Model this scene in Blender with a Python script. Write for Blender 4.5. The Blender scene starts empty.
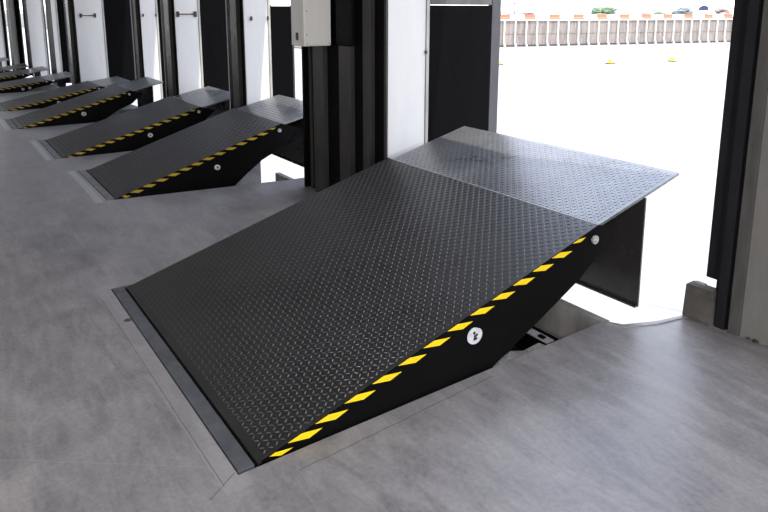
import bpy, bmesh, math, random
from mathutils import Vector, Matrix
from mathutils.geometry import tessellate_polygon
random.seed(7)
S = bpy.context.scene
COL = S.collection
PI = math.pi

# ------------------------------------------------------------------ materials
def mat(name, color, rough=.5, spec=.5, metal=0, coat=0, coat_rough=.1):
    m = bpy.data.materials.new(name); m.use_nodes = True
    b = m.node_tree.nodes['Principled BSDF']
    b.inputs['Base Color'].default_value = (*color, 1)
    b.inputs['Roughness'].default_value = rough
    b.inputs['Specular IOR Level'].default_value = spec
    b.inputs['Metallic'].default_value = metal
    b.inputs['Coat Weight'].default_value = coat
    b.inputs['Coat Roughness'].default_value = coat_rough
    return m

class N:
    """small node-building helper"""
    def __init__(s, m): s.m = m; s.t = m.node_tree; s.b = s.t.nodes['Principled BSDF']
    def new(s, k, **kw):
        n = s.t.nodes.new(k)
        for a, v in kw.items(): setattr(n, a, v)
        return n
    def link(s, a, b): s.t.links.new(a, b)
    def coord(s, scale=(1,1,1), rot=(0,0,0)):
        tc = s.new('ShaderNodeTexCoord'); mp = s.new('ShaderNodeMapping')
        mp.inputs['Scale'].default_value = scale; mp.inputs['Rotation'].default_value = rot
        s.link(tc.outputs['Object'], mp.inputs['Vector']); return mp.outputs['Vector']
    def noise(s, vec, scale, detail=4, rough=.55, dist=0):
        n = s.new('ShaderNodeTexNoise'); n.inputs['Scale'].default_value = scale
        n.inputs['Detail'].default_value = detail; n.inputs['Roughness'].default_value = rough
        n.inputs['Distortion'].default_value = dist
        s.link(vec, n.inputs['Vector']); return n.outputs['Fac']
    def ramp(s, fac, stops):
        r = s.new('ShaderNodeValToRGB'); e = r.color_ramp.elements
        while len(e) < len(stops): e.new(.5)
        for el, (p, c) in zip(e, stops):
            el.position = p; el.color = (*c, 1) if isinstance(c, tuple) else (c, c, c, 1)
        s.link(fac, r.inputs['Fac']); return r.outputs['Color']
    def mix(s, fac, a, b, kind='MIX'):
        n = s.new('ShaderNodeMix', data_type='RGBA', blend_type=kind)
        for sock, v in ((n.inputs[0], fac), (n.inputs[6], a), (n.inputs[7], b)):
            if hasattr(v, 'is_output') or isinstance(v, bpy.types.NodeSocket): s.link(v, sock)
            elif isinstance(v, tuple): sock.default_value = (*v, 1)
            else: sock.default_value = v
        return n.outputs[2]
    def math(s, op, a, b=None, c=None):
        n = s.new('ShaderNodeMath', operation=op)
        for i, v in enumerate((a, b, c)):
            if v is None: continue
            if isinstance(v, bpy.types.NodeSocket): s.link(v, n.inputs[i])
            else: n.inputs[i].default_value = v
        return n.outputs[0]
    def bump(s, h, strength=.3, dist=.01):
        b = s.new('ShaderNodeBump'); b.inputs['Strength'].default_value = strength
        b.inputs['Distance'].default_value = dist; s.link(h, b.inputs['Height'])
        s.link(b.outputs['Normal'], s.b.inputs['Normal'])
    def color(s, c): s.link(c, s.b.inputs['Base Color'])
    def rough(s, c): s.link(c, s.b.inputs['Roughness'])

def seg_mask(n, X, Y, p, q, width, wob=None):
    """mask of a thin line from p to q drawn on the slab (a crack or saw cut)"""
    (x0, y0), (x1, y1) = p, q
    L = math.hypot(x1-x0, y1-y0); ux, uy = (x1-x0)/L, (y1-y0)/L
    t = n.math('ADD', n.math('MULTIPLY', n.math('SUBTRACT', X, x0), ux), n.math('MULTIPLY', n.math('SUBTRACT', Y, y0), uy))
    d = n.math('ADD', n.math('MULTIPLY', n.math('SUBTRACT', X, x0), -uy), n.math('MULTIPLY', n.math('SUBTRACT', Y, y0), ux))
    if wob is not None: d = n.math('ADD', d, wob)
    a = n.math('LESS_THAN', n.math('ABSOLUTE', d), width)
    b = n.math('MULTIPLY', n.math('GREATER_THAN', t, 0), n.math('LESS_THAN', t, L))
    return n.math('MULTIPLY', a, b)

def concrete_floor():
    m = mat('floor_concrete', (.2,.2,.21), .5); n = N(m)
    v = n.coord()
    big = n.noise(v, .55, 5, .6, .3); mid = n.noise(v, 3.0, 6, .65, .4)
    fine = n.noise(v, 45, 4, .7); trow = n.noise(n.coord((1.2, 5, 1), (0,0,.5)), 1.6, 6, .7, 1.2)
    c = n.ramp(big, [(.35, (.16,.149,.154)), (.65, (.30,.283,.287))])
    c = n.mix(.45, c, n.ramp(mid, [(.36, (.12,.111,.117)), (.64, (.42,.395,.395))]))
    c = n.mix(.35, c, n.ramp(trow, [(.38, (.12,.114,.120)), (.62, (.40,.38,.384))]))
    c = n.mix(.2, c, n.ramp(fine, [(.34, .10), (.66, .38)]), 'MIX')
    spots = n.noise(v, 7, 2, .5)
    c = n.mix(n.ramp(spots, [(.70, 0.), (.80, .4)]), c, (.06,.058,.058))
    sep = n.new('ShaderNodeSeparateXYZ'); tc = n.new('ShaderNodeTexCoord'); n.link(tc.outputs['Object'], sep.inputs[0])
    X, Y = sep.outputs[0], sep.outputs[1]
    wob = n.math('MULTIPLY', n.math('SUBTRACT', n.noise(v, 9, 3), .5), .02)
    # lighter poured strip between the steel angle and its saw cut
    def band(x0, x1, y0, y1):
        a = n.math('MULTIPLY', n.math('GREATER_THAN', X, x0), n.math('LESS_THAN', X, x1))
        Yw = n.math('ADD', Y, wob)
        b = n.math('MULTIPLY', n.math('GREATER_THAN', Yw, y0), n.math('LESS_THAN', Yw, y1))
        return n.math('MULTIPLY', a, b)
    c = n.mix(n.math('MULTIPLY', band(-2.1,.1,-.165,-.05), .35), c, (.34,.322,.322))
    for (x0,x1,y) in ((-5.5,-4.06,.36),(-7.6,-6.2,.25),(-9.8,-8.68,.07)):
        c = n.mix(n.math('MULTIPLY', band(x0,x1,y-.11,y-.045), .75), c, (.45,.44,.44))
    dark = seg_mask(n, X, Y, (-1.9,-.165), (.05,-.152), .0022, n.math('MULTIPLY', wob, .3))
    dark = n.math('MAXIMUM', dark, seg_mask(n, X, Y, (.13,.12), (.075,1.2), .003, wob))
    dark = n.math('MAXIMUM', dark, seg_mask(n, X, Y, (.0,-.09), (.08,-.22), .003, wob))
    c = n.mix(n.math('MULTIPLY', dark, .6), c, (.06,.057,.057))
    lite = seg_mask(n, X, Y, (-.9,-.172), (.05,-.16), .003, wob)
    lite = n.math('MAXIMUM', lite, seg_mask(n, X, Y, (-.09,-.165), (-1.2,-1.6), .003, wob))
    c = n.mix(n.math('MULTIPLY', lite, .4), c, (.34,.335,.335))
    # chipped holes along the steel angle
    vor = n.new('ShaderNodeTexVoronoi'); vor.inputs['Scale'].default_value = 5.5; n.link(v, vor.inputs['Vector'])
    chips = n.math('MULTIPLY', n.math('LESS_THAN', n.math('ADD', vor.outputs['Distance'], n.math('MULTIPLY', wob, 6)), .13), band(-1.9,-.1,-.18,-.08))
    c = n.mix(n.math('MULTIPLY', chips, .85), c, (.025,.024,.024))
    n.color(c)
    n.rough(n.ramp(n.mix(.5, mid, trow), [(.3, .27), (.7, .44)]))
    n.bump(n.mix(.4, mid, fine), .12, .006)
    return m

def yard_mat():
    m = mat('yard_concrete', (.5,.49,.47), .9, .2); n = N(m); v = n.coord()
    c = n.ramp(n.noise(v, .35, 6, .6), [(.3, (.33,.315,.295)), (.7, (.385,.37,.35))])
    vor = n.new('ShaderNodeTexVoronoi', feature='DISTANCE_TO_EDGE'); vor.inputs['Scale'].default_value = .45
    mp = n.new('ShaderNodeMapping'); mp.inputs['Rotation'].default_value = (0,0,.2)
    no = n.new('ShaderNodeTexNoise'); no.inputs['Scale'].default_value = 2.0; no.inputs['Detail'].default_value = 5; n.link(v, no.inputs['Vector'])
    vv = n.new('ShaderNodeVectorMath', operation='ADD'); n.link(v, vv.inputs[0])
    sc = n.new('ShaderNodeVectorMath', operation='SCALE'); sc.inputs['Scale'].default_value = .35; n.link(no.outputs['Color'], sc.inputs[0]); n.link(sc.outputs[0], vv.inputs[1])
    n.link(vv.outputs[0], vor.inputs['Vector'])
    crack = n.math('LESS_THAN', vor.outputs['Distance'], .012)
    crack = n.math('MULTIPLY', crack, n.ramp(n.noise(v, 1.3, 4), [(.47, 0.), (.56, 1.)]))
    c = n.mix(n.math('MULTIPLY', crack, .6), c, (.215,.205,.19))
    n.color(c); return m

def paint(name, base, dirt, rough=.5, scale=3, spec=.5, amt=.5, streak=True):
    m = mat(name, base, rough, spec); n = N(m)
    f = n.noise(n.coord((3,3,.5) if streak else (1,1,1)), scale, 6, .65, .5)
    n.color(n.ramp(f, [(.3, dirt), (.3+amt*.6, base)]))
    g = n.noise(n.coord(), 14, 4)
    n.rough(n.ramp(g, [(.3, max(0.02, rough-.06)), (.7, min(1, rough+.1))]))
    return m

M = {}
M['floor'] = concrete_floor()
M['yard'] = yard_mat()
M['pit'] = paint('pit_concrete', (.16,.16,.165), (.08,.08,.082), .8, 4, .3, streak=False)
M['dockwall'] = paint('dock_wall_concrete', (.35,.34,.33), (.2,.2,.2), .85, 2, .3)
def plate(name, base, rough):
    m = mat(name, base, rough, .5); n = N(m)
    f = n.noise(n.coord(), 2.2, 6, .65, .6); g = n.noise(n.coord(), 30, 3)
    dk = tuple(c*.7 for c in base); lt = tuple(c*1.5 for c in base)
    c = n.ramp(f, [(.3, dk), (.7, lt)])
    c = n.mix(n.ramp(g, [(.45, 0.), (.8, .35)]), c, tuple(c_*2.2 for c_ in base))
    n.color(c); n.rough(n.ramp(f, [(.3, rough-.05), (.7, rough+.08)])); n.bump(g, .06, .002)
    return m
M['deck'] = plate('black_tread_plate', (.010,.0094,.0091), .46)
M['bar'] = mat('worn_tread_bars', (.070,.066,.064), .28, 1.0)
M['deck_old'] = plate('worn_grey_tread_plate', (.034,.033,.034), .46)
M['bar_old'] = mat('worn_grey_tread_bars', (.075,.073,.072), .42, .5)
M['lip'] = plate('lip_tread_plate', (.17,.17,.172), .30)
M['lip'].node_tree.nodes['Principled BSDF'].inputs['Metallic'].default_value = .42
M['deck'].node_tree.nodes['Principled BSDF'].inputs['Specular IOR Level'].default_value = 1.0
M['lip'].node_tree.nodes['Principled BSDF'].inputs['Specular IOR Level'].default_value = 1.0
M['blacksteel'] = paint('black_painted_steel', (.004,.004,.004), (.003,.003,.003), .45, 5, .05, streak=False)
M['gloss'] = paint('gloss_black_panel', (.032,.030,.029), (.028,.0265,.0255), .2, 1.5, .7, streak=False)
M['frame'] = paint('angle_steel', (.10,.105,.115), (.06,.063,.07), .42, 8, .5, streak=False)
M['greysteel'] = paint('grey_galvanised_angle', (.20,.20,.205), (.12,.12,.12), .6, 9, .4, streak=False)
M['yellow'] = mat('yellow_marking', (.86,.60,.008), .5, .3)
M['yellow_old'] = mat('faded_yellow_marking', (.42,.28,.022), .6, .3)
M['sticker'] = paint('sticker_vinyl', (.62,.62,.65), (.45,.45,.48), .5, 30, .4, streak=False)
M['ink'] = mat('sticker_ink', (.02,.02,.025), .5)
M['pin'] = paint('bare_steel', (.5,.5,.5), (.2,.2,.2), .35, 60, .5, streak=False)
M['rod'] = mat('cylinder_rod', (.62,.62,.65), .25, .5, .3)
M['white'] = paint('white_wall_panel', (.66,.655,.65), (.60,.59,.58), .5, 1.0, .3, amt=.6)
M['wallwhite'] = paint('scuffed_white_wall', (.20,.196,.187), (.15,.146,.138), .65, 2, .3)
M['trimgrey'] = paint('pale_edge_trim', (.42,.42,.38), (.25,.25,.22), .5, 3, .4)
M['blackwall'] = paint('black_cladding', (.0045,.0043,.0042), (.0035,.0033,.0032), .5, 3, .1)
M['blackpanel'] = paint('black_curtain', (.003,.003,.0034), (.002,.002,.0022), .6, 2, .03)
M['greypost'] = paint('grey_steel_post', (.050,.048,.046), (.034,.0325,.0315), .38, 4, .35)
M['jamb'] = paint('dark_jamb_steel', (.017,.0175,.021), (.011,.011,.013), .5, 4, .2)
M['jambgrey'] = paint('slate_grey_post', (.06,.06,.068), (.045,.045,.05), .5, 3, .3)
M['lighttrim'] = paint('grey_angle_trim', (.085,.082,.08), (.055,.053,.05), .55, 5, .4)
M['box'] = paint('grey_enclosure_paint', (.74,.73,.70), (.68,.67,.64), .45, 2, .4)
M['plinth'] = paint('cast_concrete', (.12,.11,.102), (.05,.046,.043), .85, 6, .3, streak=False)
M['ceiling'] = mat('grey_ceiling', (.22,.21,.20), .8)
M['backwall'] = paint('back_wall_cladding', (.42,.42,.42), (.36,.36,.36), .7, 2, .3)
M['rust'] = mat('rusty_iron', (.05,.035,.028), .8)

# ------------------------------------------------------------------ mesh helpers
def link(name, bm, m, parent=None, smooth=False, mats=None):
    me = bpy.data.meshes.new(name)
    bmesh.ops.recalc_face_normals(bm, faces=bm.faces[:])
    bm.to_mesh(me); bm.free()
    for x in (mats or [m]): me.materials.append(x)
    if smooth:
        for p in me.polygons: p.use_smooth = True
    o = bpy.data.objects.new(name, me); COL.objects.link(o)
    if parent: o.parent = parent
    return o
def box(bm, x0, x1, y0, y1, z0, z1, bev=0, mi=0):
    x0, x1 = sorted((x0, x1)); y0, y1 = sorted((y0, y1)); z0, z1 = sorted((z0, z1))
    vs = [bm.verts.new(p) for p in ((x0,y0,z0),(x1,y0,z0),(x1,y1,z0),(x0,y1,z0),(x0,y0,z1),(x1,y0,z1),(x1,y1,z1),(x0,y1,z1))]
    fs = [bm.faces.new([vs[i] for i in f]) for f in ((3,2,1,0),(4,5,6,7),(0,1,5,4),(1,2,6,5),(2,3,7,6),(3,0,4,7))]
    for f in fs: f.material_index = mi
    if bev:
        es = list({e for f in fs for e in f.edges})
        bmesh.ops.bevel(bm, geom=es, offset=bev, segments=2, affect='EDGES', profile=.5)
    return vs
def prism(bm, pts, axis, a, b, bev=0):
    """polygon pts (2-d) extruded along axis (0=x,1=y,2=z) from a to b"""
    def P(p, h):
        return {0:(h,p[0],p[1]), 1:(p[0],h,p[1]), 2:(p[0],p[1],h)}[axis]
    A = [bm.verts.new(P(p,a)) for p in pts]; B = [bm.verts.new(P(p,b)) for p in pts]
    fs = [bm.faces.new(A), bm.faces.new(B[::-1])]
    k = len(pts)
    for i in range(k): fs.append(bm.faces.new((A[i],B[i],B[(i+1)%k],A[(i+1)%k])))
    if bev:
        es = list({e for f in fs for e in f.edges})
        bmesh.ops.bevel(bm, geom=es, offset=bev, segments=2, affect='EDGES')
def cyl(bm, p, q, r, n=16, r2=None):
    p, q = Vector(p), Vector(q); d = (q-p)
    m = Matrix.Translation((p+q)/2) @ d.to_track_quat('Z','Y').to_matrix().to_4x4()
    bmesh.ops.create_cone(bm, cap_ends=True, segments=n, radius1=r, radius2=r if r2 is None else r2, depth=d.length, matrix=m)
def B(name, m, parent, *boxes, bev=0):
    bm = bmesh.new()
    for b in boxes: box(bm, *b, bev=bev)
    return link(name, bm, m, parent)
def thing(name, label, cat, loc=(0,0,0), rz=0, group=None):
    o = bpy.data.objects.new(name, None); COL.objects.link(o); o.empty_display_size = .2
    o.location = loc; o.rotation_euler = (0,0,rz); o['label'] = label; o['category'] = cat
    if group: o['group'] = group
    return o
def tag(o, label, cat, group=None):
    o['label'] = label; o['category'] = cat
    if group: o['group'] = group
    return o
def struct(o): o['kind'] = 'structure'; return o

# ------------------------------------------------------------------ levelers: positions
# name: near-edge X, hinge Y, width, deck run, deck rise, lip run, lip rise, pit front Y
LV = [
 dict(x=0.0,    y=0.0,  W=2.0,  L=2.045,ht=.585, L2=.775, h2=.180, pf=2.11, skew=0),
 dict(x=-4.12,  y=.432, W=1.31, L=1.72, ht=.545, L2=.60,  h2=.125, pf=2.09, skew=.26),
 dict(x=-6.26,  y=.325, W=1.29, L=1.70, ht=.470, L2=.58,  h2=.115, pf=2.00, skew=.08),
 dict(x=-8.72,  y=.136, W=1.04, L=1.62, ht=.455, L2=.53,  h2=.105, pf=1.90, skew=.04),
 dict(x=-10.75, y=.10,  W=1.10, L=1.62, ht=.330, L2=.55,  h2=.060, pf=1.85, skew=.04),
 dict(x=-13.56, y=-.38, W=1.14, L=1.62, ht=.215, L2=.55,  h2=.075, pf=1.40, skew=.02),
 dict(x=-15.4,  y=-.62, W=1.10, L=1.62, ht=.225, L2=.55,  h2=.075, pf=1.15, skew=.02),
 dict(x=-16.75, y=-.88, W=1.10, L=1.62, ht=.220, L2=.54,  h2=.070, pf=.90,  skew=.02),
 dict(x=-19.3,  y=-1.08,W=1.15, L=1.62, ht=.225, L2=.55,  h2=.075, pf=.70,  skew=.02),
]
# ------------------------------------------------------------------ floor slab with the pits cut out of its edge
def front_y(x):     # dock edge line, follows the gently curved row
    pts = [(-40,-.4),(-21,.85),(-18,1.15),(-14.8,1.72),(-12,1.95),(-9.8,2.2),(-7.6,2.3),(-5.4,2.5),(-3.6,2.6),(-2.08,2.6)]
    for (a,ya),(b,yb) in zip(pts, pts[1:]):
        if a <= x <= b: return ya+(yb-ya)*(x-a)/(b-a)
    return 2.6
poly = [(7,-8),(7,2.86),(.262,2.86),(.245,2.56),(.20,2.36),(.115,2.165),(.035,2.12)]
poly += [(.02,2.11)]
for i, d in enumerate(LV):
    xr = d['x']+.02; xl = d['x']-d['W']-.03
    if i: poly += [(xr+d['skew']+.02, front_y(xr+.3)), (xr+d['skew']+.02, d['pf'])]
    poly += [(xr, d['y']-.085), (xl, d['y']-.085), (xl, d['pf'])]
    if i < len(LV): poly += [(xl, front_y(xl))]
poly += [(-34,-.2),(-34,-8)]
bm = bmesh.new()
top = [bm.verts.new((x,y,0)) for x,y in poly]; bot = [bm.verts.new((x,y,-1.3)) for x,y in poly]
for tri in tessellate_polygon([[Vector((x,y,0)) for x,y in poly]]): bm.faces.new([top[i] for i in tri])
k = len(poly)
for i in range(k):
    f = bm.faces.new((top[i],top[(i+1)%k],bot[(i+1)%k],bot[i])); f.material_index = 1
bmesh.ops.recalc_face_normals(bm, faces=bm.faces[:])
fl = link('floor', bm, None, mats=[M['floor'], M['pit']]); struct(fl)
for v in fl.data.polygons:
    if v.material_index == 0 and v.normal.z < 0: v.flip()
# pit beds and front curbs
bm = bmesh.new()
for d in LV:
    xr = d['x']+d['skew']+.04; xl = d['x']-d['W']-.03
    box(bm, xl-.02, xr+.02, d['y']-.1, d['pf']+.08, -.62, -.55)
struct(link('floor_pit', bm, M['pit']))
bm = bmesh.new()
for d in LV:
    xr = d['x']+d['skew']+.035; xl = d['x']-d['W']-.03
    box(bm, (xl+.003) if d is LV[0] else d['x']-.06, xr-.003, d['pf'], d['pf']+.05, -1.25, -.004)
struct(link('trim_1', bm, M['dockwall']))
# thin broken nib along the dock edge
bm = bmesh.new()
prism(bm, [(.036,2.121),(.116,2.167),(.201,2.362),(.246,2.558),(.27,2.558),(.225,2.345),(.14,2.14),(.045,2.10)], 2, .0, .006)
struct(link('trim_2', bm, M['floor']))

# yard
bm = bmesh.new()
box(bm, -400, 60, -.5, 400, -1.4, -1.2)
yd = struct(link('yard_ground', bm, M['yard']))

# ------------------------------------------------------------------ walls
def wall_struct(name, m, *bx, bev=0): return struct(B(name, m, None, *bx, bev=bev))
# right-hand wall beside the open bay
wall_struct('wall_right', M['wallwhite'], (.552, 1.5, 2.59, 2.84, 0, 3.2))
wall_struct('trim_3', M['lighttrim'], (.497,.550,2.565,2.60,0,3.2))
bm = bmesh.new(); box(bm, .392,.496,2.60,2.84,0,3.2); box(bm,.418,.470,2.575,2.60,0,3.2)
jr = struct(link('trim_4', bm, M['jamb']))
bm = bmesh.new(); box(bm, .309,.391,2.64,2.84,.245,3.2, bev=.004)
struct(link('trim_5', bm, M['jamb']))
# ceiling, back and side walls (off camera)
wall_struct('ceiling', M['ceiling'], (-34,7,-8,2.86,4.2,4.35))
wall_struct('wall_back', M['backwall'], (-34,7,-8.2,-8,0,4.2))
wall_struct('wall_east', M['backwall'], (7,7.2,-8,2.84,3.4,4.2),(7,7.2,2.4,2.84,0,3.4),(7,7.2,-8,-6,0,3.4))
# lintel above every bay following the row
seg = [(7,2.60),(-3.6,2.60),(-6.0,2.55),(-8.2,2.42),(-10.4,2.30),(-13,1.95),(-15.9,1.68),(-17.8,1.4),(-19,1.15),(-22,.85),(-34,.1)]
bm = bmesh.new()
for (xa,ya),(xb,yb) in zip(seg, seg[1:]):
    prism(bm, [(xa,ya),(xa,ya+.24),(xb,yb+.24),(xb,yb)], 2, 3.2, 4.22)
struct(link('wall_front', bm, M['backwall']))

# piers between bays: XR (reveal plane), YF front, XL left, YW end of white reveal, YB end of black curtain
PIERS = [
 dict(XR=-2.08, YF=2.10, XL=-3.505,YW=2.49, YB=3.20, YP=3.31, main=True),
 dict(XR=-5.47, YF=2.35, XL=-6.10, YW=2.68, YB=2.99, YP=3.02),
 dict(XR=-7.59, YF=2.18, XL=-8.34, YW=2.54, YB=2.95, YP=2.985),
 dict(XR=-9.80, YF=2.28, XL=-10.5,YW=2.56, YB=2.625, YP=2.655),
 dict(XR=-12.0, YF=1.62, XL=-13.2,YW=2.14, YB=2.66, YP=2.70),
 dict(XR=-14.8, YF=1.62, XL=-15.85,YW=1.73, YB=1.88, YP=1.915),
 dict(XR=-16.6, YF=1.34, XL=-16.70,YW=1.68, YB=1.70, YP=1.73),
 dict(XR=-18.0, YF=1.08, XL=-19.0, YW=1.19, YB=1.31, YP=1.34),
 dict(XR=-20.55,YF=.78,  XL=-23.5, YW=1.11, YB=1.19, YP=1.22),
]
PIERS[6].update(XL=-17.75)
HT = 3.2
where = ['beside the nearest leveler','behind the second leveler','behind the third leveler','behind the fourth leveler','behind the fifth leveler','behind the sixth leveler','behind the seventh leveler','behind the eighth leveler','at the far end of the row']
for i, p in enumerate(PIERS):
    XR,YF,XL,YW,YB,YP = (p[k] for k in ('XR','YF','XL','YW','YB','YP'))
    main = p.get('main')
    # black clad pier body
    wall_struct('wall_pier', M['blackwall'], (XL, XR-.034, YF+.03, YW+.05, 0, HT))
    # white reveal panel
    wall_struct('wall_reveal', M['white'], (XR-.03, XR-.004, YF, YW-.018, 0, HT))
    o = thing('door_track', 'pale vertical edge strip with latch on white reveal '+where[i], 'door track', (XR,YW,0))
    B('track_strip', M['trimgrey'], o, (-.03,.006,-.014,.014,0,HT))
    if main:
        B('latch', M['ink'], o, (.004,.016,-.03,-.012,1.385,1.41), bev=.002)
    elif i in (1,3):
        B('latch', M['ink'], o, (.004,.02,-.03,-.012,1.60,1.65), bev=.002)
        B('latch', M['ink'], o, (.0,.02,-.25,-.23,1.60,1.65), bev=.002)
    # black side curtain of the bay with its grey post
    if YB-YW > .05:
        o = thing('dock_curtain', 'black side curtain panel of the open bay '+where[i], 'dock curtain', (XR,(YW+YB)/2,0))
        top_z = 1.775 if i in (0,1) else 3.1
        h = (YB-YW)/2
        B('curtain_panel', M['blackpanel'], o, (-.03,.002,-h+.016,h,0.0,top_z), bev=.003)
        if i in (0,1):
            B('head_panel', M['box'] if i else M['lighttrim'], o, (-.03,.002,-h+.016,h,top_z+.004,HT), bev=.003)
    o = thing('frame_post', 'slim slate grey outer frame post of the bay '+where[i], 'post', (XR,YB,0))
    B('post', M['jambgrey'], o, (-.05,.004,.004,YP-YB,0,3.2), bev=.004)
    B('base_plate', M['jamb'], o, (-.07,.02,.0,YP-YB+.03,0,.02))
# vertical steel channels on the piers
def channel(x0, x1, y, z0, z1, label, group=None, m='greypost'):
    o = thing('steel_channel', label, 'steel channel', (x0, y, z0), 0, group)
    w = x1-x0
    B('web', M[m], o, (0,w,-.022,-.002,.0,z1-z0), bev=.003)
    B('flange', M[m], o, (0,.008,-.002,.028,0,z1-z0))
    B('flange', M[m], o, (w-.008,w,-.002,.028,0,z1-z0))
    return o
channel(-3.275,-3.087,2.10,0,HT,'broad dark grey steel channel below the control box on the black pier')
channel(-2.803,-2.621,2.10,0,1.43,'dark grey steel channel at middle of the black pier with a black upper end')
channel(-2.418,-2.313,2.10,0,HT,'narrow grey steel channel nearest the white reveal on black pier')
o = thing('cable_cover', 'matte black cover plate above the middle grey channel on black pier','cover plate',(-2.83,2.10,1.44))
B('cover', M['blackwall'], o, (0,.27,-.03,-.002,0,1.7), bev=.003)
B('rim', M['blacksteel'], o, (.255,.27,-.036,-.03,0,1.7))
for (x, lab) in ((-3.505,'thin black angle at left edge of the black pier'),(-2.12,'thin grey angle at right corner of the black pier')):
    o = tag(B('corner_angle', M['greypost'] if x>-3 else M['blacksteel'], None, (x,x+.03,2.085,2.128,0,HT)), lab, 'angle')
o = tag(B('conduit', M['greypost'], None, (-3.40,-3.385,2.105,2.128,0,1.40)), 'thin dark conduit line left of the broad grey channel','conduit')
for i,(x0,x1,y) in enumerate(((-5.86,-5.66,2.348),(-8.05,-7.82,2.178),(-10.2,-10.02,2.278),(-12.7,-12.45,1.598))):
    channel(x0,x1,y,0,HT,'grey steel channel on the narrow black pier '+where[i+1])
# white wall stretch with divider, behind the fourth leveler
# rod between brackets on far white walls
def rod(x, ya, yb, z, lab):
    o = thing('latch_rod', lab, 'rod', (x, ya, z))
    bm = bmesh.new(); cyl(bm, (0,0,0), (0,yb-ya,0), .008, 8); link('bar', bm, M['rust'], o)
    B('bracket', M['rust'], o, (-.012,.012,-.02,.02,-.04,.04), bev=.003)
    B('bracket', M['rust'], o, (-.012,.012,yb-ya-.02,yb-ya+.02,-.04,.04), bev=.003)
rod(-7.583,2.22,2.48,1.66,'dark latch rod on the white reveal behind the third leveler')
rod(-11.993,1.72,1.98,1.60,'dark latch rod on the white reveal behind the fifth leveler')

# control box on the pier
o = thing('control_box', 'pale grey metal control box hung high on the black pier', 'control box', (-2.905, 1.795, 1.425))
B('case', M['box'], o, (-.235, 0, 0, .265, 0, .62), bev=.006)
B('side_cover', M['box'], o, (.0, .010, .008, .262, .008, .612), bev=.003)
B('handle', M['ink'], o, (-.13,-.10,-.012,0,.05,.115), bev=.003)
for (y,z) in ((.022,.022),(.022,.598),(.245,.022),(.245,.598),(.022,.10),(.022,.30)):
    bm = bmesh.new(); cyl(bm, (.009,y,z),(.014,y,z), .0045, 10); link('screw', bm, M['ink'], o)
B('mounting_rail', M['blacksteel'], o, (-.21,-.02,.265,.278,.1,.14))
B('mounting_rail', M['blacksteel'], o, (-.21,-.02,.265,.278,.48,.52))
o2 = o

# ------------------------------------------------------------------ dock levelers
def tread_bars(bm, x0, x1, y0, y1, zf, s, ln, wd, h, mi):
    """raised bars of alternating slant laid over the sloping plate; zf(y) gives the plate height"""
    sl = (zf(y1)-zf(y0))/(y1-y0)
    nx = int((x1-x0)/s); ny = int((y1-y0)/s)
    for i in range(nx):
        for j in range(ny):
            cx = x0+(i+.5)*s+(x1-x0-nx*s)/2; cy = y0+(j+.5)*s+(y1-y0-ny*s)/2
            a = PI/4 if (i+j)%2 else -PI/4
            ca, sa = math.cos(a), math.sin(a)
            base = ((-ln/2,0),(-ln*.3,-wd/2),(ln*.3,-wd/2),(ln/2,0),(ln*.3,wd/2),(-ln*.3,wd/2))
            tp = ((-ln*.34,0),(ln*.34,0))
            def V(u, v, up):
                x = cx+u*ca-v*sa; y = cy+u*sa+v*ca
                return bm.verts.new((x, y, zf(y)+up))
            b = [V(u,v,.0002) for u,v in base]; t = [V(u,v,h) for u,v in tp]
            for f in ((b[0],b[1],t[0]),(b[1],b[2],t[1],t[0]),(b[2],b[3],t[1]),(b[3],b[4],t[1]),(b[4],b[5],t[0],t[1]),(b[5],b[0],t[0])):
                bm.faces.new(f).material_index = mi

def sloped_plate(bm, x0, x1, y0, z0, y1, z1, th):
    prism(bm, [(y0,z0),(y1,z1),(y1,z1-th),(y0,z0-th)], 0, x0, x1)

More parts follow.
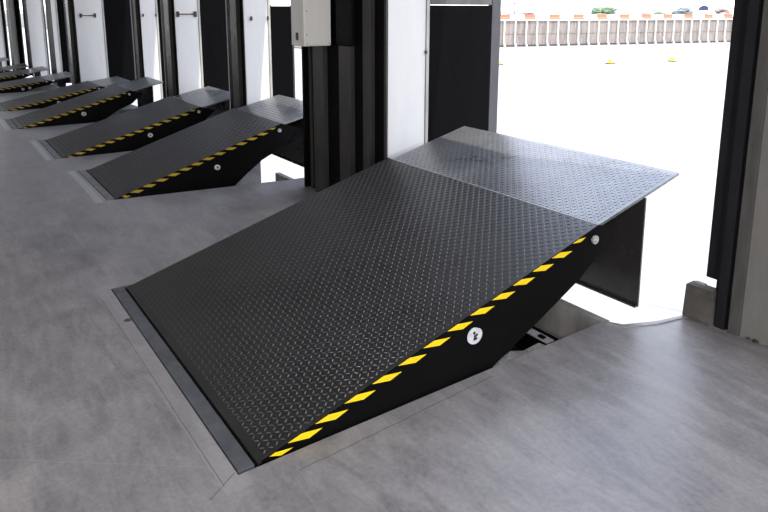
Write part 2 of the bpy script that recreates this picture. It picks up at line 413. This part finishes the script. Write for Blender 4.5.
def leveler(idx, d, label, sticker_t, extras):
    W,L,ht,L2,h2 = d['W'],d['L'],d['ht'],d['L2'],d['h2']
    near = idx == 0
    k = L/2.045; kz = ht/.585
    r = thing('dock_leveler', label, 'dock leveler', (d['x'],d['y'],0), 0, None)
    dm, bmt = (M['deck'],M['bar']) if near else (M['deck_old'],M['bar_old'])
    zd = lambda y: ht*y/L
    # deck plate
    bm = bmesh.new(); sloped_plate(bm, -W, 0, .004, zd(.004), L, ht, .012)
    s = .027 if near else .05
    tread_bars(bm, -W+.01, -.012, .03, L-.01, zd, s, s*.82, s*.21, .0022 if near else .003, 1)
    dk = link('deck', bm, None, r, mats=[dm,bmt])
    bm = bmesh.new(); sloped_plate(bm, -W, .001, L-.007, zd(L-.007)+.0012, L+.0008, ht+.0012, .0125)
    link('worn_lit_edge', bm, M['pin'] if near else bmt, dk)  # pale strip along the worn deck end, its colour carries the lit-edge highlight
    # lip plate, overlaps the deck end
    zl = lambda y: ht-.013+(h2+.013)*(y-L)/L2
    bm = bmesh.new(); sloped_plate(bm, -W+.025 if near else -W+.02, -.012, L-.02, zl(L-.02), L+L2, zl(L+L2), .017)
    tread_bars(bm, -W+.05, -.03, L+.01, L+L2-.02, zl, s, s*.82, s*.21, .0018 if near else .0025, 1)
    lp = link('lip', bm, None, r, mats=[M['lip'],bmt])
    # skirts
    zb = [(L+.155*k, .509*kz),(L-.148*k,.297*kz),(L-.50*k,.123*kz),(L-.70*k,.03*kz),(L-.95*k,-.10),(.25*k,-.16),(.02,-.10)]
    if not near:
        q1, q2 = L/1.72, ht/.545
        zb = [(1.915*q1,.474*q2),(1.737*q1,.295*q2),(1.481*q1,.175*q2),(1.308*q1,.055*q2),(1.18*q1,-.05),(1.0*q1,-.14),(.25,-.16),(.02,-.10)]
    def skirt(x0, x1):
        bm = bmesh.new()
        pts = [(.02,zd(.02)-.002),(L,ht-.001),(L+.05*k,ht-.02*k)]+zb
        prism(bm, pts, 0, x0, x1); return link('side_skirt', bm, M['blacksteel'], r)
    sk = skirt(-.004, .004); skirt(-W-.004, -W+.004)
    # yellow tape marks along the upper edge
    bm = bmesh.new()
    n = 14
    st = .1407*k
    for j in range(n):
        t0 = .006+st*j-(.030 if near else 0)*min(1,j/2)
        top_ = [(t0, -.002),(t0+.060*k, -.002)]; dep = .046 if near else .042
        q = [(t0,-.001),(t0+.064*k,-.001),(t0+.162*k,-dep+.004),(t0+.098*k,-dep)]
        if j == n-1: q = [(t0+.02,-.001),(t0+.07*k,-.001),(t0+.13*k,-.018),(t0+.09*k,-.026)]
        if j == 0: q = [(t0+.045,-.003),(t0+.07,-.003),(t0+.150*k,-.036),(t0+.098*k,-.036)]
        bm.faces.new([bm.verts.new((.0052, t, zd(t)+dd)) for t,dd in q])
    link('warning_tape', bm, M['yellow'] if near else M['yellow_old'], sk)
    # round white sticker with a dark printed mark
    for ti,(ty, tz, rad) in enumerate(sticker_t):
        bm = bmesh.new()
        seg_n = 28; ring=[]
        for a in range(seg_n):
            th = 2*PI*a/seg_n
            rr = rad*(1+.07*math.cos(2*th+.6)-.10*max(0,math.cos(th-1.1))**6)
            ring.append(bm.verts.new((.0056, ty+rr*math.cos(th)*.98, tz+rr*math.sin(th))))
        ff = bm.faces.new(ring)
        ex = bmesh.ops.extrude_face_region(bm, geom=[ff])
        for v in ex['geom']:
            if isinstance(v, bmesh.types.BMVert): v.co.x += .0012
        stc = link('sticker', bm, M['sticker'], sk)
        stc['label'] = 'round white sticker with dark printed mark'
        bm = bmesh.new()
        for (u,v,w,h,rt) in ((-.1,.32,.34,.34,.6),(.14,-.02,.62,.30,.35),(.0,-.34,.42,.34,-.2),(.24,-.36,.2,.28,.5)) if near else ((0,0,.55,.8,.5),(.1,-.1,.7,.4,.2)):
            c,s_ = math.cos(rt), math.sin(rt)
            bm.faces.new([bm.verts.new((.0072+.00005*rt, ty+rad*(u+(a*c-b*s_)), tz+rad*(v+(a*s_+b*c)))) for a,b in ((-w/2,-h/2),(w/2,-h/2),(w/2*.7,h/2),(-w/2*.8,h/2))])
        link('printed_mark', bm, M['ink'], stc)
    # bare round end of the lip hinge pin
    bm = bmesh.new(); cyl(bm, (.004,L-.035*k,ht-.078*kz), (.016,L-.035*k,ht-.078*kz), .024*k, 20)
    cyl(bm, (.016,L-.035*k,ht-.078*kz), (.021,L-.035*k,ht-.078*kz), .011*k, 12)
    hp = link('hinge_pin', bm, M['pin'], r)
    bm = bmesh.new(); cyl(bm, (-W+.01,L-.01,ht-.035), (-.008,L-.01,ht-.035), .018, 14); link('lip_hinge_tube', bm, M['blacksteel'], r)
    # glossy front apron hanging below the lip
    ya = L+.435*k
    pts = [(-W+.06, zl(ya)-.019),(-.004,zl(ya)-.019),(-.0,-.02*k),(-W+.06,-.02*k)]
    bm = bmesh.new(); prism(bm, pts, 1, ya-.006, ya+.006)
    box(bm, -W+.06, -.002, ya-.03, ya-.006, -.02*k, -.008*k)
    link('front_apron', bm, M['gloss'] if idx < 3 else M['blacksteel'], r)
    # longitudinal beams, cross beam, lifting cylinder, foot frame
    for x in (-W*.25,-W*.5,-W*.75):
        bm = bmesh.new(); prism(bm, [(.05,zd(.05)-.014),(L-.04,ht-.014),(L-.04,ht-.10),(.3,zd(.3)-.12),(.05,zd(.05)-.05)], 0, x-.03, x+.03)
        link('support_beam', bm, M['blacksteel'], r)
    B('foot_frame', M['blacksteel'], r, (-W+.02,-.02,.06,.16,-.55,-.10), bev=.005)
    bm = bmesh.new(); cyl(bm, (-W*.5+.13,.30,-.42), (-W*.5+.13,L*.55,zd(L*.55)-.25), .045, 18); cy = link('lift_cylinder', bm, M['blacksteel'], r)
    bm = bmesh.new(); cyl(bm, (-W*.5+.13,L*.55,zd(L*.55)-.25), (-W*.5+.13,L*.72,zd(L*.72)-.1), .024, 16); link('rod', bm, M['rod'], cy)
    # steel angle at floor level behind the hinge
    bm = bmesh.new()
    box(bm, -W-.02, .004, -.079, -.012, -.06, .003, bev=.0015)
    fr = link('hinge_frame', bm, M['frame'] if near else M['greysteel'], r)
    bm = bmesh.new(); cyl(bm, (-W,-.004,-.012),(0,-.004,-.012), .008, 10); link('hinge_rod', bm, M['blacksteel'], r)
    if extras:
        bm = bmesh.new(); box(bm, -.34, -.035, 1.77,1.88,-.20,-.085, bev=.004); lb = link('lip_support', bm, M['blacksteel'], r)
        B('wear_plate', M['rod'], lb, (-.32,-.09,1.775,1.835,-.0845,-.079))
        B('bolt_block', M['blacksteel'], lb, (-.17,-.13,1.79,1.815,-.079,-.070))
        bm = bmesh.new()
        prism(bm, [(1.36,-.085),(1.50,-.045),(1.60,-.075),(1.72,-.065),(1.80,-.11),(1.80,-.15),(1.68,-.115),(1.52,-.10)], 0, -.10,-.06)
        link('hose_arm', bm, M['pin'], r)
    return r
labels = [
 'large black tread plate dock leveler in the foreground, raised with lip out',
 'raised grey dock leveler beside the black pier, second nearest of the row',
 'raised grey dock leveler third from the camera, just beyond the second',
 'low raised dock leveler fourth from the camera, pale slab behind its lip',
 'dock leveler fifth from the camera, half hidden behind the fourth',
 'flat raised dock leveler with two round stickers, near the top left',
 'narrow dock leveler just beyond the one with two stickers',
 'dock leveler second from the far end of the row',
 'farthest dock leveler at the top left edge',
]
stk = [[(1.136,.201,.047)], [(.99,.165,.030)], [(1.03,.163,.030)], [(.90,.14,.034)], [(.9,.08,.03)], [(1.13,.055,.028),(1.26,.075,.028)], [(.9,.04,.03)], [(.9,.04,.03)], [(.9,.04,.03)]]
for i, d in enumerate(LV): leveler(i, d, labels[i], stk[i], i==0)

# ------------------------------------------------------------------ concrete block by the jamb
bm = bmesh.new()
prism(bm, [(.237,0),(.406,0),(.402,.205),(.245,.205)], 1, 2.548, 2.63, bev=.006)
o = thing('concrete_block', 'rough grey concrete block at foot of the right door jamb', 'concrete block', (0,0,0.0))
link('block_body', bm, M['plinth'], o)
bm = bmesh.new(); box(bm, .27,.33,2.59,2.62,.204,.214,bev=.002); link('mortar_dab', bm, M['dockwall'], o)
# dirt clumps along the wall foot
for k_,(x,y,r_) in enumerate(((.60,2.585,.010),(.64,2.583,.016),(.72,2.583,.012),(.80,2.583,.014))):
    bm = bmesh.new(); bmesh.ops.create_icosphere(bm, subdivisions=2, radius=r_)
    for v in bm.verts: v.co *= 1+random.uniform(-.25,.25); v.co.z *= .6
    o = link('mortar_crumb', bm, M['rust'], None); o.location=(x,y-.004,.008)
    tag(o, 'dark crumb of dirt at the foot of the right white wall', 'crumb', 'dirt crumbs at the wall foot')

# ------------------------------------------------------------------ quay wall, raised ground, barriers
F0 = Vector((-35.124,36.268,0)); F1 = Vector((-29.192,60.033,0)); FD = (F1-F0).normalized(); FN = Vector((-FD.y,FD.x,0))
ang = math.atan2(FD.y, FD.x)
M['quay'] = paint('weathered_planks', (.30,.255,.225), (.15,.135,.125), .9, 1.2, .2, amt=.5)
M['quaypost'] = mat('pale_posts', (.62,.60,.54), .8)
M['quaycap'] = mat('pale_cap', (.70,.66,.58), .8)
M['quayfoot'] = mat('dark_foot', (.06,.055,.05), .9)  # dark band along the bottom of the quay wall
M['bred'] = mat('barrier_red', (.80,.14,.07), .6)
M['bwhite'] = mat('barrier_white', (.80,.80,.80), .6)
w = thing('quay_wall', 'long weathered wall with pale upright posts across the yard', 'retaining wall', F0+Vector((0,0,-1.2)), ang)
LEN = 40
B('wall_panel', M['quay'], w, (-14,LEN,.0,.15,0,2.02))
B('wall_foot', M['quayfoot'], w, (-14,LEN,-.10,.0,0,.13))
B('cap_beam', M['quaycap'], w, (-14,LEN,-.12,.20,2.02,2.12))
for i in range(-13, 40):
    x = .27+i*1.0
    bm = bmesh.new(); box(bm, x-.05,x+.05,-.14,0,0,2.02); prism(bm, [(-.14,0),(-.14,.35),(-.36,0)], 0, x-.05,x+.05)
    link('post', bm, M['quaypost'], w)
B('waling', M['quay'], w, (-14,LEN,-.04,0,1.0,1.09))
g = bmesh.new(); c0 = F0+FN*.14-FD*14
pts=[F0+FN*.16-FD*14, F0+FN*.16+FD*LEN, F0+FN*260+FD*200, F0+FN*260-FD*120]
prism(g, [(p.x,p.y) for p in pts], 2, -1.15, .86)
struct(link('raised_ground', g, M['yard']))
def rays(px):  # angle along the wall for barrier lengths
    return px
s = -6.0; kz = 0
while s < 32:
    ln = 1.0 if kz%2 else 1.35
    red = kz%2==1
    o = thing('road_barrier', ('red' if red else 'white')+' plastic barrier section on top of the quay wall', 'road barrier', F0+FD*s+FN*.5+Vector((0,0,.86)), ang, 'red barrier sections on the quay wall' if red else 'white barrier sections on the quay wall')
    bm = bmesh.new(); prism(bm, [(-.18,0),(.18,0),(.18,.12),(.08,.24),(.08,.44),(-.08,.44),(-.08,.24),(-.18,.12)], 0, .02, ln-.02)
    link('barrier_body', bm, M['bred'] if red else M['bwhite'], o)
    bm = bmesh.new(); cyl(bm, (ln-.045,0,.44),(ln-.045,0,.47), .03, 8); link('coupling', bm, M['bwhite'], o)
    s += ln; kz += 1

# yellow marker domes
M['dome'] = mat('yellow_dome', (.72,.42,.02), .6); M['domebase'] = mat('dark_base', (.10,.075,.04), .8)
for (x,y,lab) in ((-20.17,29.76,'low yellow marker dome in the middle of the open yard'),(-19.28,34.22,'low yellow marker dome at the right of the open yard'),(-23.1,24.18,'low yellow marker dome half hidden by the grey frame post')):
    o = thing('marker_dome', lab, 'marker', (x,y,-1.2))
    B('dome_base', M['domebase'], o, (-.19,.19,-.19,.19,0,.06), bev=.01)
    bm = bmesh.new(); bmesh.ops.create_uvsphere(bm, u_segments=16, v_segments=8, radius=.17)
    bmesh.ops.bisect_plane(bm, geom=bm.verts[:]+bm.edges[:]+bm.faces[:], plane_co=(0,0,0), plane_no=(0,0,-1), clear_outer=True)
    for v in bm.verts: v.co.z = v.co.z*1.1+.06
    link('dome_cap', bm, M['dome'], o, smooth=True)

# trees on the raised ground
def leaves(name, a, b):
    m = mat(name, a, .9, .1); n = N(m); n.color(n.ramp(n.noise(n.coord(), 2.2, 5, .7), [(.35,a),(.65,b)])); return m
M['leaf1'] = leaves('green_leaves', (.14,.20,.12), (.24,.32,.20))
M['leaf2'] = leaves('bluish_leaves', (.17,.20,.20), (.28,.32,.31))
M['leaf3'] = leaves('brown_leaves', (.28,.22,.20), (.38,.32,.29))
M['trunk'] = mat('bark', (.10,.08,.06), .9)
CAMP = Vector((2.14292,-.89501,1.74744))
f_px = 655.03
Fw=Vector((-.804,.562,-.192)); 
def tree(px, dist, rw, top, m, lab, sq=1.0):
    # bearing of the tree as seen from the doorway, turned into a ground position
    fw = Vector((-.80409,.56213,-.19180)).normalized(); rt = Vector((.5731,.8195,.002)).normalized()
    dr = fw+rt*((px-384)/f_px)+rt.cross(fw)*.195; dr.z = 0; dr.normalize()
    P_ = CAMP+dr*dist; P_.z = .86
    o = thing('tree', lab, 'tree', P_)
    hgt = top-.86
    bm = bmesh.new(); cyl(bm, (0,0,0),(0,0,hgt*.55), rw*.09, 10, rw*.05); link('trunk', bm, M['trunk'], o)
    bm = bmesh.new(); rnd = random.Random(px)
    for k in range(26):
        a = rnd.uniform(0,2*PI); q = rnd.uniform(0,.8)**.5; zz = rnd.uniform(.08,.85)
        env = math.sqrt(max(.05,1-((zz-.3)/.72)**2)) if zz>.3 else .9
        rr = rw*(.30+.12*rnd.random())
        c = Vector((math.cos(a)*q*(rw-rr*.7)*env, math.sin(a)*q*(rw-rr*.7)*env, hgt*zz))
        mm = Matrix.Translation(c)@Matrix.Diagonal((1,1,min(1,hgt/(2*rw))*sq,1))
        geo = bmesh.ops.create_icosphere(bm, subdivisions=2, radius=rr, matrix=mm)
        for v in geo['verts']: v.co += (v.co-c)*rnd.uniform(-.18,.22)
    top_now = max(v.co.z for v in bm.verts)
    for v in bm.verts: v.co.z *= hgt/top_now
    link('foliage', bm, m, o)
D = 85
pm = D/f_px*1.13
tree(604,85, 12*pm, 1.75+(9-7.0)*pm, M['leaf1'], 'broad rounded green tree at the middle of the skyline')
tree(683,85, 9*pm, 1.75+(9-7.2)*pm, M['leaf2'], 'rounded blue-green tree left of the small tower')
tree(723,85, 6.5*pm, 1.75+(9-7.8)*pm, M['leaf3'], 'small brownish tree at the right end of the skyline')
tree(660,88, 6*pm, 1.75+(9-11)*pm, M['leaf1'], 'low green bush right of the middle of the skyline')
tree(648,98, 6*pm, 1.75+(9-12.5)*pm, M['leaf2'], 'low blue-grey bush on the skyline, left of the low green bush')
tree(634,94, 5*pm, 1.75+(9-13.4)*pm, M['leaf2'], 'lowest blue-grey bush between the broad tree and the others')
tree(580,88, 10*pm, 1.75+(9-13.5)*pm, M['leaf2'], 'low flat bush just left of the broad rounded tree')
tree(527,88, 10*pm, 1.75+(9-12)*pm, M['leaf3'], 'low brownish bush behind the barriers, right of the thin mast')
tree(512,88, 5*pm, 1.75+(9-12.6)*pm, M['leaf2'], 'low grey bush behind the barriers, left of the thin mast')
# little tower and pale shed, thin mast
def bearing(px, dist):
    fw = Vector((-.80409,.56213,-.19180)).normalized(); rt = Vector((.5731,.8195,.002)).normalized()
    dr = fw+rt*((px-384)/f_px)+rt.cross(fw)*.195; dr.z=0; dr.normalize(); p = CAMP+dr*dist; p.z=.86; return p, math.atan2(dr.y,dr.x)-PI/2
M['towerw'] = mat('tower_white', (.75,.78,.85), .6); M['towerc'] = mat('tower_cab', (.03,.04,.10), .4); M['shed'] = mat('shed_white', (.85,.85,.85), .6)
p, a = bearing(703.5, 82); u = 82/f_px*1.13
o = thing('control_tower', 'small white tower with dark blue cab and mast on the skyline', 'tower', p, a)
hz = lambda y: 1.75+(9-y)*u-.86
B('shaft', M['towerw'], o, (-3.6*u,3.6*u,0,6*u,0,hz(10)))
bm = bmesh.new(); prism(bm, [(-4*u,hz(10)),(4*u,hz(10)),(3.2*u,hz(7.2)),(1*u,hz(6.2)),(-1*u,hz(6.2)),(-3*u,hz(7.6))], 1, 0, 6*u); link('cab', bm, M['towerc'], o)
bm = bmesh.new(); cyl(bm, (2.4*u,3*u,hz(8)),(2.4*u,3*u,hz(3)), .35*u, 8); link('mast', bm, M['towerc'], o)
bm = bmesh.new(); 
for q in (-2,0,2): box(bm, (q-.5)*u,(q+.5)*u,-.1,.02,hz(16),hz(12))
link('window', bm, M['leaf2'], o)
p, a = bearing(694, 90); u2 = 90/f_px*1.13
o = thing('shed', 'pale low shed between the blue-green tree and the small tower', 'shed', p, a)
hz2 = lambda y: 1.75+(9-y)*u2-.86
bm = bmesh.new(); prism(bm, [(-5*u2,0),(5*u2,0),(5*u2,hz2(11)),(0,hz2(10)),(-5*u2,hz2(13))], 1, 0, 5*u2); link('shed_walls', bm, M['shed'], o)
bm = bmesh.new(); prism(bm, [(-5.2*u2,hz2(13)),(0,hz2(10)),(5.2*u2,hz2(11)),(5.2*u2,hz2(10.6)),(0,hz2(9.5)),(-5.2*u2,hz2(12.6))], 1, -.3, 5.2*u2); link('shed_roof', bm, M['bwhite'], o)
p, a = bearing(514.5, 80); u3 = 80/f_px*1.13
o = thing('lamp_mast', 'thin dark mast standing on the skyline at left', 'mast', p, a)
bm = bmesh.new(); cyl(bm, (0,0,0),(0,0,1.75+6*u3-.86), .3*u3, 8); link('mast_pole', bm, M['towerc'], o)
B('mast_head', M['towerc'], o, (-.7*u3,.7*u3,-.1,.1,1.75+4*u3-.86,1.75+5*u3-.86))

# ------------------------------------------------------------------ light
wd = bpy.data.worlds.new('sky'); S.world = wd; wd.use_nodes = True
nt = wd.node_tree; bg = nt.nodes['Background']
tc = nt.nodes.new('ShaderNodeTexCoord'); sp = nt.nodes.new('ShaderNodeSeparateXYZ'); rp = nt.nodes.new('ShaderNodeValToRGB')
nt.links.new(tc.outputs['Generated'], sp.inputs[0]); nt.links.new(sp.outputs[2], rp.inputs['Fac'])
e = rp.color_ramp.elements; e[0].position=0; e[0].color=(1,.985,.96,1); e[1].position=.6; e[1].color=(.66,.76,1,1)
m_ = e.new(.2); m_.color=(.90,.93,1,1)
nt.links.new(rp.outputs['Color'], bg.inputs['Color']); bg.inputs['Strength'].default_value = 3.6
sun = bpy.data.lights.new('sun','SUN'); sun.energy = 5.0; sun.angle = .012; sun.color=(1,.95,.88)
so = bpy.data.objects.new('sun', sun); COL.objects.link(so)
so.rotation_euler = Vector((-.50,-.10,-.86)).to_track_quat('-Z','Y').to_euler()
# fill lamps added under the unseen ceiling, only to brighten the floor
for x in (-24,-18,-12,-6,0,5):
    for y in (-5.5,-2.0):
        t = thing('fill_lamp', 'added fill lamp under the unseen hall ceiling', 'lamp', (x,y,4.2), 0, 'added fill lamps under the unseen hall ceiling')
        B('fill_lamp_body', M['box'], t, (-.6,.6,-.08,.08,-.08,-.004))
        l = bpy.data.lights.new('fill_light','AREA'); l.shape='RECTANGLE'; l.size=1.2; l.size_y=.16; l.energy=(330 if x>3 else 25 if x>-3 else 6); l.color=(1,.95,.92)
        lo = bpy.data.objects.new('fill_light', l); COL.objects.link(lo); lo.parent=t; lo.location=(0,0,-.09)

# ------------------------------------------------------------------ camera
import numpy as np
pitch, yaw, roll = .19298883, .96048670, .00204196
cy, sy, cp, spn = math.cos(yaw), math.sin(yaw), math.cos(pitch), math.sin(pitch)
fw = Vector((-sy*cp, cy*cp, -spn)); rt = Vector((cy, sy, 0)); up = rt.cross(fw)
rt2 = rt*math.cos(roll)+up*math.sin(roll); up2 = -rt*math.sin(roll)+up*math.cos(roll)
cam = bpy.data.cameras.new('camera'); co = bpy.data.objects.new('camera', cam); COL.objects.link(co)
mw = Matrix((rt2, up2, -fw)).transposed().to_4x4(); mw.translation = Vector((2.14292,-.89501,1.74744))
co.matrix_world = mw
cam.sensor_width = 36; cam.lens = 36*655.03/768; cam.shift_y = -(256-136.528)/768; cam.clip_end = 2000; cam.clip_start=.02
S.camera = co
S.view_settings.view_transform = 'Standard'; S.view_settings.look = 'None'; S.view_settings.gamma = 1
S.view_settings.exposure = 0; S.view_settings.use_curve_mapping = False
